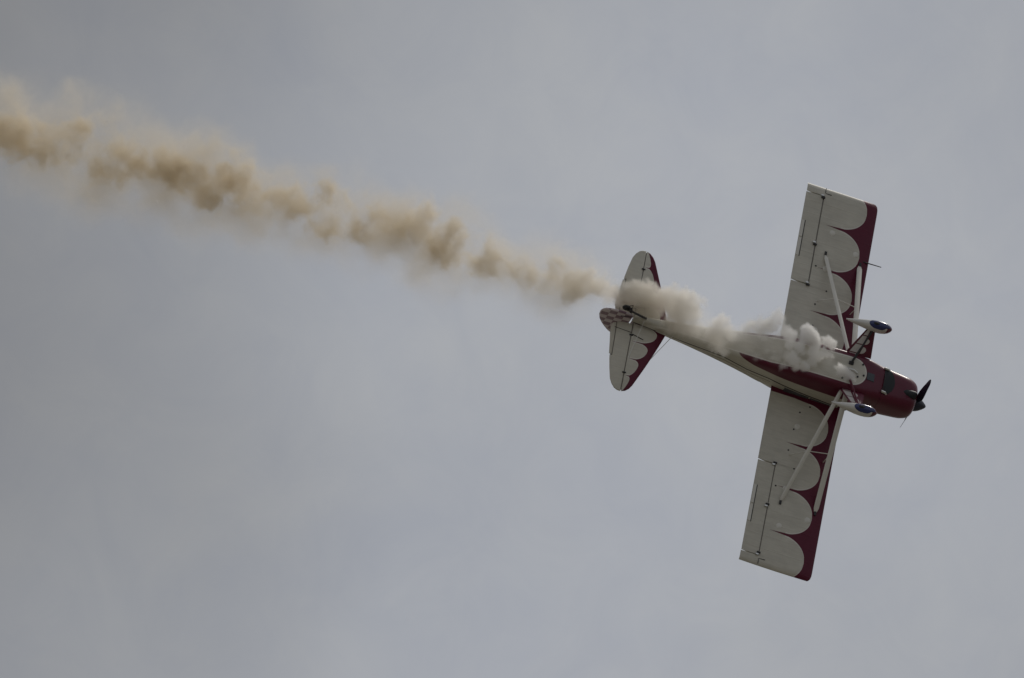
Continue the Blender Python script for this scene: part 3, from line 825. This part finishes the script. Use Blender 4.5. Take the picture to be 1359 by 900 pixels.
for (xa, ya), (xb, yb) in zip(AX, AX[1:]):        # ribbon that ties the puffs together
    for k in range(int((xb - xa) / 15)):
        q = k * 15 / (xb - xa)
        wd = 30 - 17 * (xa + (xb - xa) * q) / 815
        pf.append((at(xa + (xb - xa) * q, ya + (yb - ya) * q + rs.gauss(0, wd * .35), -1.05, rs.uniform(-.2, .2)), wd * rs.uniform(.6, 1.3) * PM * 1.5, rs.uniform(.14, .40), 0))
for px, py, r, w in ((1100, 478, 16, .5), (1082, 482, 18, .5), (1060, 472, 20, .6), (1035, 462, 20, .6), (1010, 452, 20, .7), (985, 448, 20, .7), (965, 448, 20, .8), (940, 438, 20, .8), (915, 425, 24, .9), (890, 412, 26, .9), (865, 400, 24, .9), (840, 395, 20, .8), (1020, 428, 14, .6), (995, 432, 14, .6)):
    pf.append((at(px, py, -0.62 if px < 900 else -1.02, rs.uniform(-.03, .05)), r * PM * (1.25 if px < 900 else 1.6), w, 1))
for (px, py, r, w) in HALO: pf.append((at(px, py, -1.05 if px < 800 else -0.62, rs.uniform(-.25, .25) if px < 800 else 0.0), r * PM * (2.5 if px < 800 else 1.6), w, 1))
for k in range(26):                              # the trail runs on beyond the picture
    px = -20 - k * 7.5
    pf.append((at(px, 172 + (px) * 0.2 + rs.uniform(-22, 22), -1.05, rs.uniform(-.3, .3)), rs.uniform(20, 34) * PM * 1.3, rs.uniform(.3, .7), k % 2))
for (px, py, r, w) in NEAR:
    z_ = -0.74 if px < 882 else (-0.9 if px < 935 else (-1.04 if px < 990 else -1.22))
    pf.append((at(px, py, z_, rs.uniform(-.05, .08)), r * PM * (1.08 if px < 935 else (1.08 if px < 1035 else 0.93)), w, 2))
def rdir():
    while True:
        q = Vector((rs.uniform(-1, 1), rs.uniform(-1, 1), rs.uniform(-1, 1)))
        if 0.1 < q.length < 1: return q.normalized()
puffs = list(pf)
for p, r, w, kd in pf:                           # billows round each puff
    if kd == 1: continue
    for k in range(7 if kd == 2 else 4):
        rc = r * (rs.uniform(.30, .50) if kd == 2 else rs.uniform(.32, .58))
        puffs.append((p + rdir() * (r * rs.uniform(.62, 1.0)), rc, w * rs.uniform(.6, 1.1), kd))
XMIN = min(p.x - r for p, r, w, k in puffs) - .2; XMAX = max(p.x + r for p, r, w, k in puffs) + .15
YMIN = min(p.y - r for p, r, w, k in puffs) - .15; YMAX = max(p.y + r for p, r, w, k in puffs) + .15
ZMIN = min(p.z - r for p, r, w, k in puffs) - .15; ZMAX = max(p.z + r for p, r, w, k in puffs) + .15
VOX = 0.037
NX, NY, NZ = (int((b - a) / VOX) for a, b in ((XMIN, XMAX), (YMIN, YMAX), (ZMIN, ZMAX)))

rng = np.random.default_rng(5)
TABLE = rng.random((64 * 64 * 64, 4)).astype(np.float32)
def vnoise(P):
    """four independent value noises at the points P"""
    i = np.floor(P); f = (P - i).astype(np.float32); f = f * f * (3 - 2 * f)
    i = i.astype(np.int32); a0 = i & 63; a1 = (i + 1) & 63
    X = (a0[:, 0] << 12, a1[:, 0] << 12); Y = (a0[:, 1] << 6, a1[:, 1] << 6); Z = (a0[:, 2], a1[:, 2])
    fx, fy, fz = f[:, 0:1], f[:, 1:2], f[:, 2:3]
    pl = []
    for kz in (0, 1):
        row = []
        for ky in (0, 1):
            yz = Y[ky] + Z[kz]
            u = TABLE[X[0] + yz]; v_ = TABLE[X[1] + yz]
            row.append(u + (v_ - u) * fx)
        pl.append(row[0] + (row[1] - row[0]) * fy)
    return pl[0] + (pl[1] - pl[0]) * fz
def fbm(P, sc_, oct_, off=0.0, gain=0.5):
    out = 0; amp = 1.0; tot = 0.0
    for k in range(oct_):
        out = out + np.float32(amp) * vnoise(P * np.float32(sc_ * 2.03 ** k) + np.float32(off + 17.3 * k)); tot += amp; amp *= gain
    return out / np.float32(tot)
def smooth(x): x = np.clip(x, 0, 1); return x * x * (3 - 2 * x)

# where anything can be: cells near a puff
gx = np.linspace(XMIN, XMAX, NX, dtype=np.float32); gy = np.linspace(YMIN, YMAX, NY, dtype=np.float32); gz = np.linspace(ZMIN, ZMAX, NZ, dtype=np.float32)
near = np.zeros((NX, NY, NZ), bool)
def sub(c, r):
    sl = []
    for ax, q in zip((gx, gy, gz), c):
        sl.append(slice(max(0, np.searchsorted(ax, q - r)), np.searchsorted(ax, q + r)))
    return tuple(sl)
for p, r, w, kd in puffs:
    R_ = r + (.10 if kd == 2 else .15); sl = sub(p, R_)
    d2 = (gx[sl[0]] - p.x)[:, None, None] ** 2 + (gy[sl[1]] - p.y)[None, :, None] ** 2 + (gz[sl[2]] - p.z)[None, None, :] ** 2
    near[sl] |= d2 < R_ * R_
ids = np.nonzero(near.ravel())[0]
ix, iy, iz = np.unravel_index(ids, near.shape)
P = np.stack([gx[ix], gy[iy], gz[iz]], 1)
fresh = np.clip((P[:, 0:1] + 5.5) / 1.5, 0, 1)
def warp(P, sc_, oct_, amp, off):
    return (fbm(P, sc_, oct_, off)[:, :3] - np.float32(.5)) * np.float32(amp)
W = P + warp(P, 1.6, 3, 0.32, 3.0) * (1 - 0.75 * fresh)
W = W + warp(W, 4.6, 2, 0.17, 70.0) * (1.55 - 0.6 * fresh)
W = W + warp(W, 12.0, 2, 0.10, 140.0) * (1.4 - 0.4 * fresh)
# scatter the warped samples back through the puffs with a coarse bin lookup
acc = np.zeros((3, len(ids)), np.float32)
order = np.argsort(W[:, 0]); Ws = W[order]; xs_ = np.ascontiguousarray(Ws[:, 0])
tmp = np.zeros((3, len(ids)), np.float32)
for p, r, w, kd in puffs:
    a_, b_ = np.searchsorted(xs_, (p.x - r, p.x + r))
    if b_ <= a_: continue
    q = Ws[a_:b_]
    d2 = (q[:, 0] - p.x) ** 2 + (q[:, 1] - p.y) ** 2 + (q[:, 2] - p.z) ** 2
    g_ = np.clip(1 - np.sqrt(d2) / r, 0, 1)
    if kd == 0: tmp[0, a_:b_] += w * smooth(g_ * 1.35)
    elif kd == 1: tmp[1, a_:b_] += w * smooth(g_)
    else: tmp[2, a_:b_] += w * smooth(g_ * 2.4)
acc[:, order] = tmp
e1 = fbm(W, 6.4, 3, 11.0, .72)[:, 0]; e2 = fbm(W, 2.2, 3, 51.0, .55)[:, 1]
core = np.clip(np.minimum(acc[0], 1.2) - np.clip(e1 - .34, 0, 1) * 2.9, 0, None) * np.clip(0.55 + (e2 - .42) * 3.5, 0.3, 1.3)
veil = np.minimum(acc[1], 1.2) * np.clip((e2 - .26) * 3.2, 0.12, 1.3)
newp = np.clip(np.minimum(acc[2], 1.25) - np.clip(e1 - .40, 0, 1) * (2.0 - 1.0 * np.clip((P[:, 0] + 1.8) / 0.4, 0, 1)), 0, None)
dens = core * CORE_GAIN + veil * VEIL_GAIN + newp * FRESH_GAIN * (0.85 + 0.15 * np.clip((P[:, 0] + 3.2) / 0.8, 0, 1) + 1.2 * np.clip((P[:, 0] + 1.6) / 0.5, 0, 1))
field = np.zeros(NX * NY * NZ, np.float32); field[ids] = dens

def smoke_material():
    m = bpy.data.materials.new('oil_smoke'); m.use_nodes = True
    t = m.node_tree; t.nodes.clear()
    out = t.nodes.new('ShaderNodeOutputMaterial'); pv = t.nodes.new('ShaderNodeVolumePrincipled')
    pv.inputs['Density'].default_value = SMOKE_DENS
    pv.inputs['Anisotropy'].default_value = 0.5
    tc = t.nodes.new('ShaderNodeTexCoord'); sp = t.nodes.new('ShaderNodeSeparateXYZ')
    t.links.new(tc.outputs['Object'], sp.inputs[0])
    f = ((V(t, sp.outputs[0]) + 10.5) / 9.0).clamp()          # fresh and white at the exhaust, tan once it has aged
    t.links.new(mix_col(t, f, SMOKE_TAN, SMOKE_WHITE), pv.inputs['Color'])
    t.links.new(pv.outputs[0], out.inputs['Volume'])
    return m
M_SMOKE = smoke_material()

g = bpy.data.node_groups.new('smoke_field', 'GeometryNodeTree')
g.interface.new_socket('Geometry', in_out='INPUT', socket_type='NodeSocketGeometry')
g.interface.new_socket('Geometry', in_out='OUTPUT', socket_type='NodeSocketGeometry')
go = g.nodes.new('NodeGroupOutput')
def gn(kind, **k):
    n = g.nodes.new(kind)
    for a, v_ in k.items(): setattr(n, a, v_)
    return n
gi = gn('NodeGroupInput')
pos = gn('GeometryNodeInputPosition').outputs[0]
gs = gn('ShaderNodeSeparateXYZ'); g.links.new(pos, gs.inputs[0])
cell = []
for k, (lo, hi, n_) in enumerate(((XMIN, XMAX, NX), (YMIN, YMAX, NY), (ZMIN, ZMAX, NZ))):
    cell.append(((V(g, gs.outputs[k]) - lo) * ((n_ - 1) / (hi - lo)) + 0.5).floor())
idx_i = (cell[0], cell[1], cell[2])
def imath(op, a, b):
    n = gn('FunctionNodeIntegerMath', operation=op)
    for i_, q in enumerate((a, b)):
        if isinstance(q, int): n.inputs[i_].default_value = q
        else: g.links.new(q.x if isinstance(q, V) else q, n.inputs[i_])
    return n.outputs[0]
lin = imath('ADD', imath('MULTIPLY', imath('ADD', imath('MULTIPLY', cell[0], NY), cell[1]), NZ), cell[2])
at_ = gn('GeometryNodeInputNamedAttribute'); at_.data_type = 'FLOAT'; at_.inputs[0].default_value = 'smoke'
si = gn('GeometryNodeSampleIndex'); si.data_type = 'FLOAT'; si.domain = 'POINT'; si.clamp = True
g.links.new(gi.outputs[0], si.inputs['Geometry']); g.links.new(at_.outputs[0], si.inputs['Value']); g.links.new(lin, si.inputs['Index'])
cube = gn('GeometryNodeVolumeCube')
cube.inputs['Min'].default_value = (XMIN, YMIN, ZMIN); cube.inputs['Max'].default_value = (XMAX, YMAX, ZMAX)
cube.inputs['Resolution X'].default_value = NX; cube.inputs['Resolution Y'].default_value = NY; cube.inputs['Resolution Z'].default_value = NZ
g.links.new(si.outputs[0], cube.inputs['Density'])
sm = gn('GeometryNodeSetMaterial'); sm.inputs['Material'].default_value = M_SMOKE
g.links.new(cube.outputs[0], sm.inputs[0]); g.links.new(sm.outputs[0], go.inputs[0])
me = bpy.data.meshes.new('smoke_trail')
me.vertices.add(NX * NY * NZ)
ca = np.zeros((NX * NY * NZ, 3), np.float32); ca[:] = (-5.0, 0.0, -1.05)
me.vertices.foreach_set('co', ca.ravel())
me.attributes.new('smoke', 'FLOAT', 'POINT').data.foreach_set('value', field)
me.materials.append(M_SMOKE)
smoke = bpy.data.objects.new('smoke_trail', me)
COL.objects.link(smoke)
smoke.matrix_world = FRAME
md = smoke.modifiers.new('smoke', 'NODES'); md.node_group = g
smoke['kind'] = 'stuff'
smoke['label'] = 'tan and white trail of oil smoke streaming from the aeroplane belly'
smoke['category'] = 'smoke'
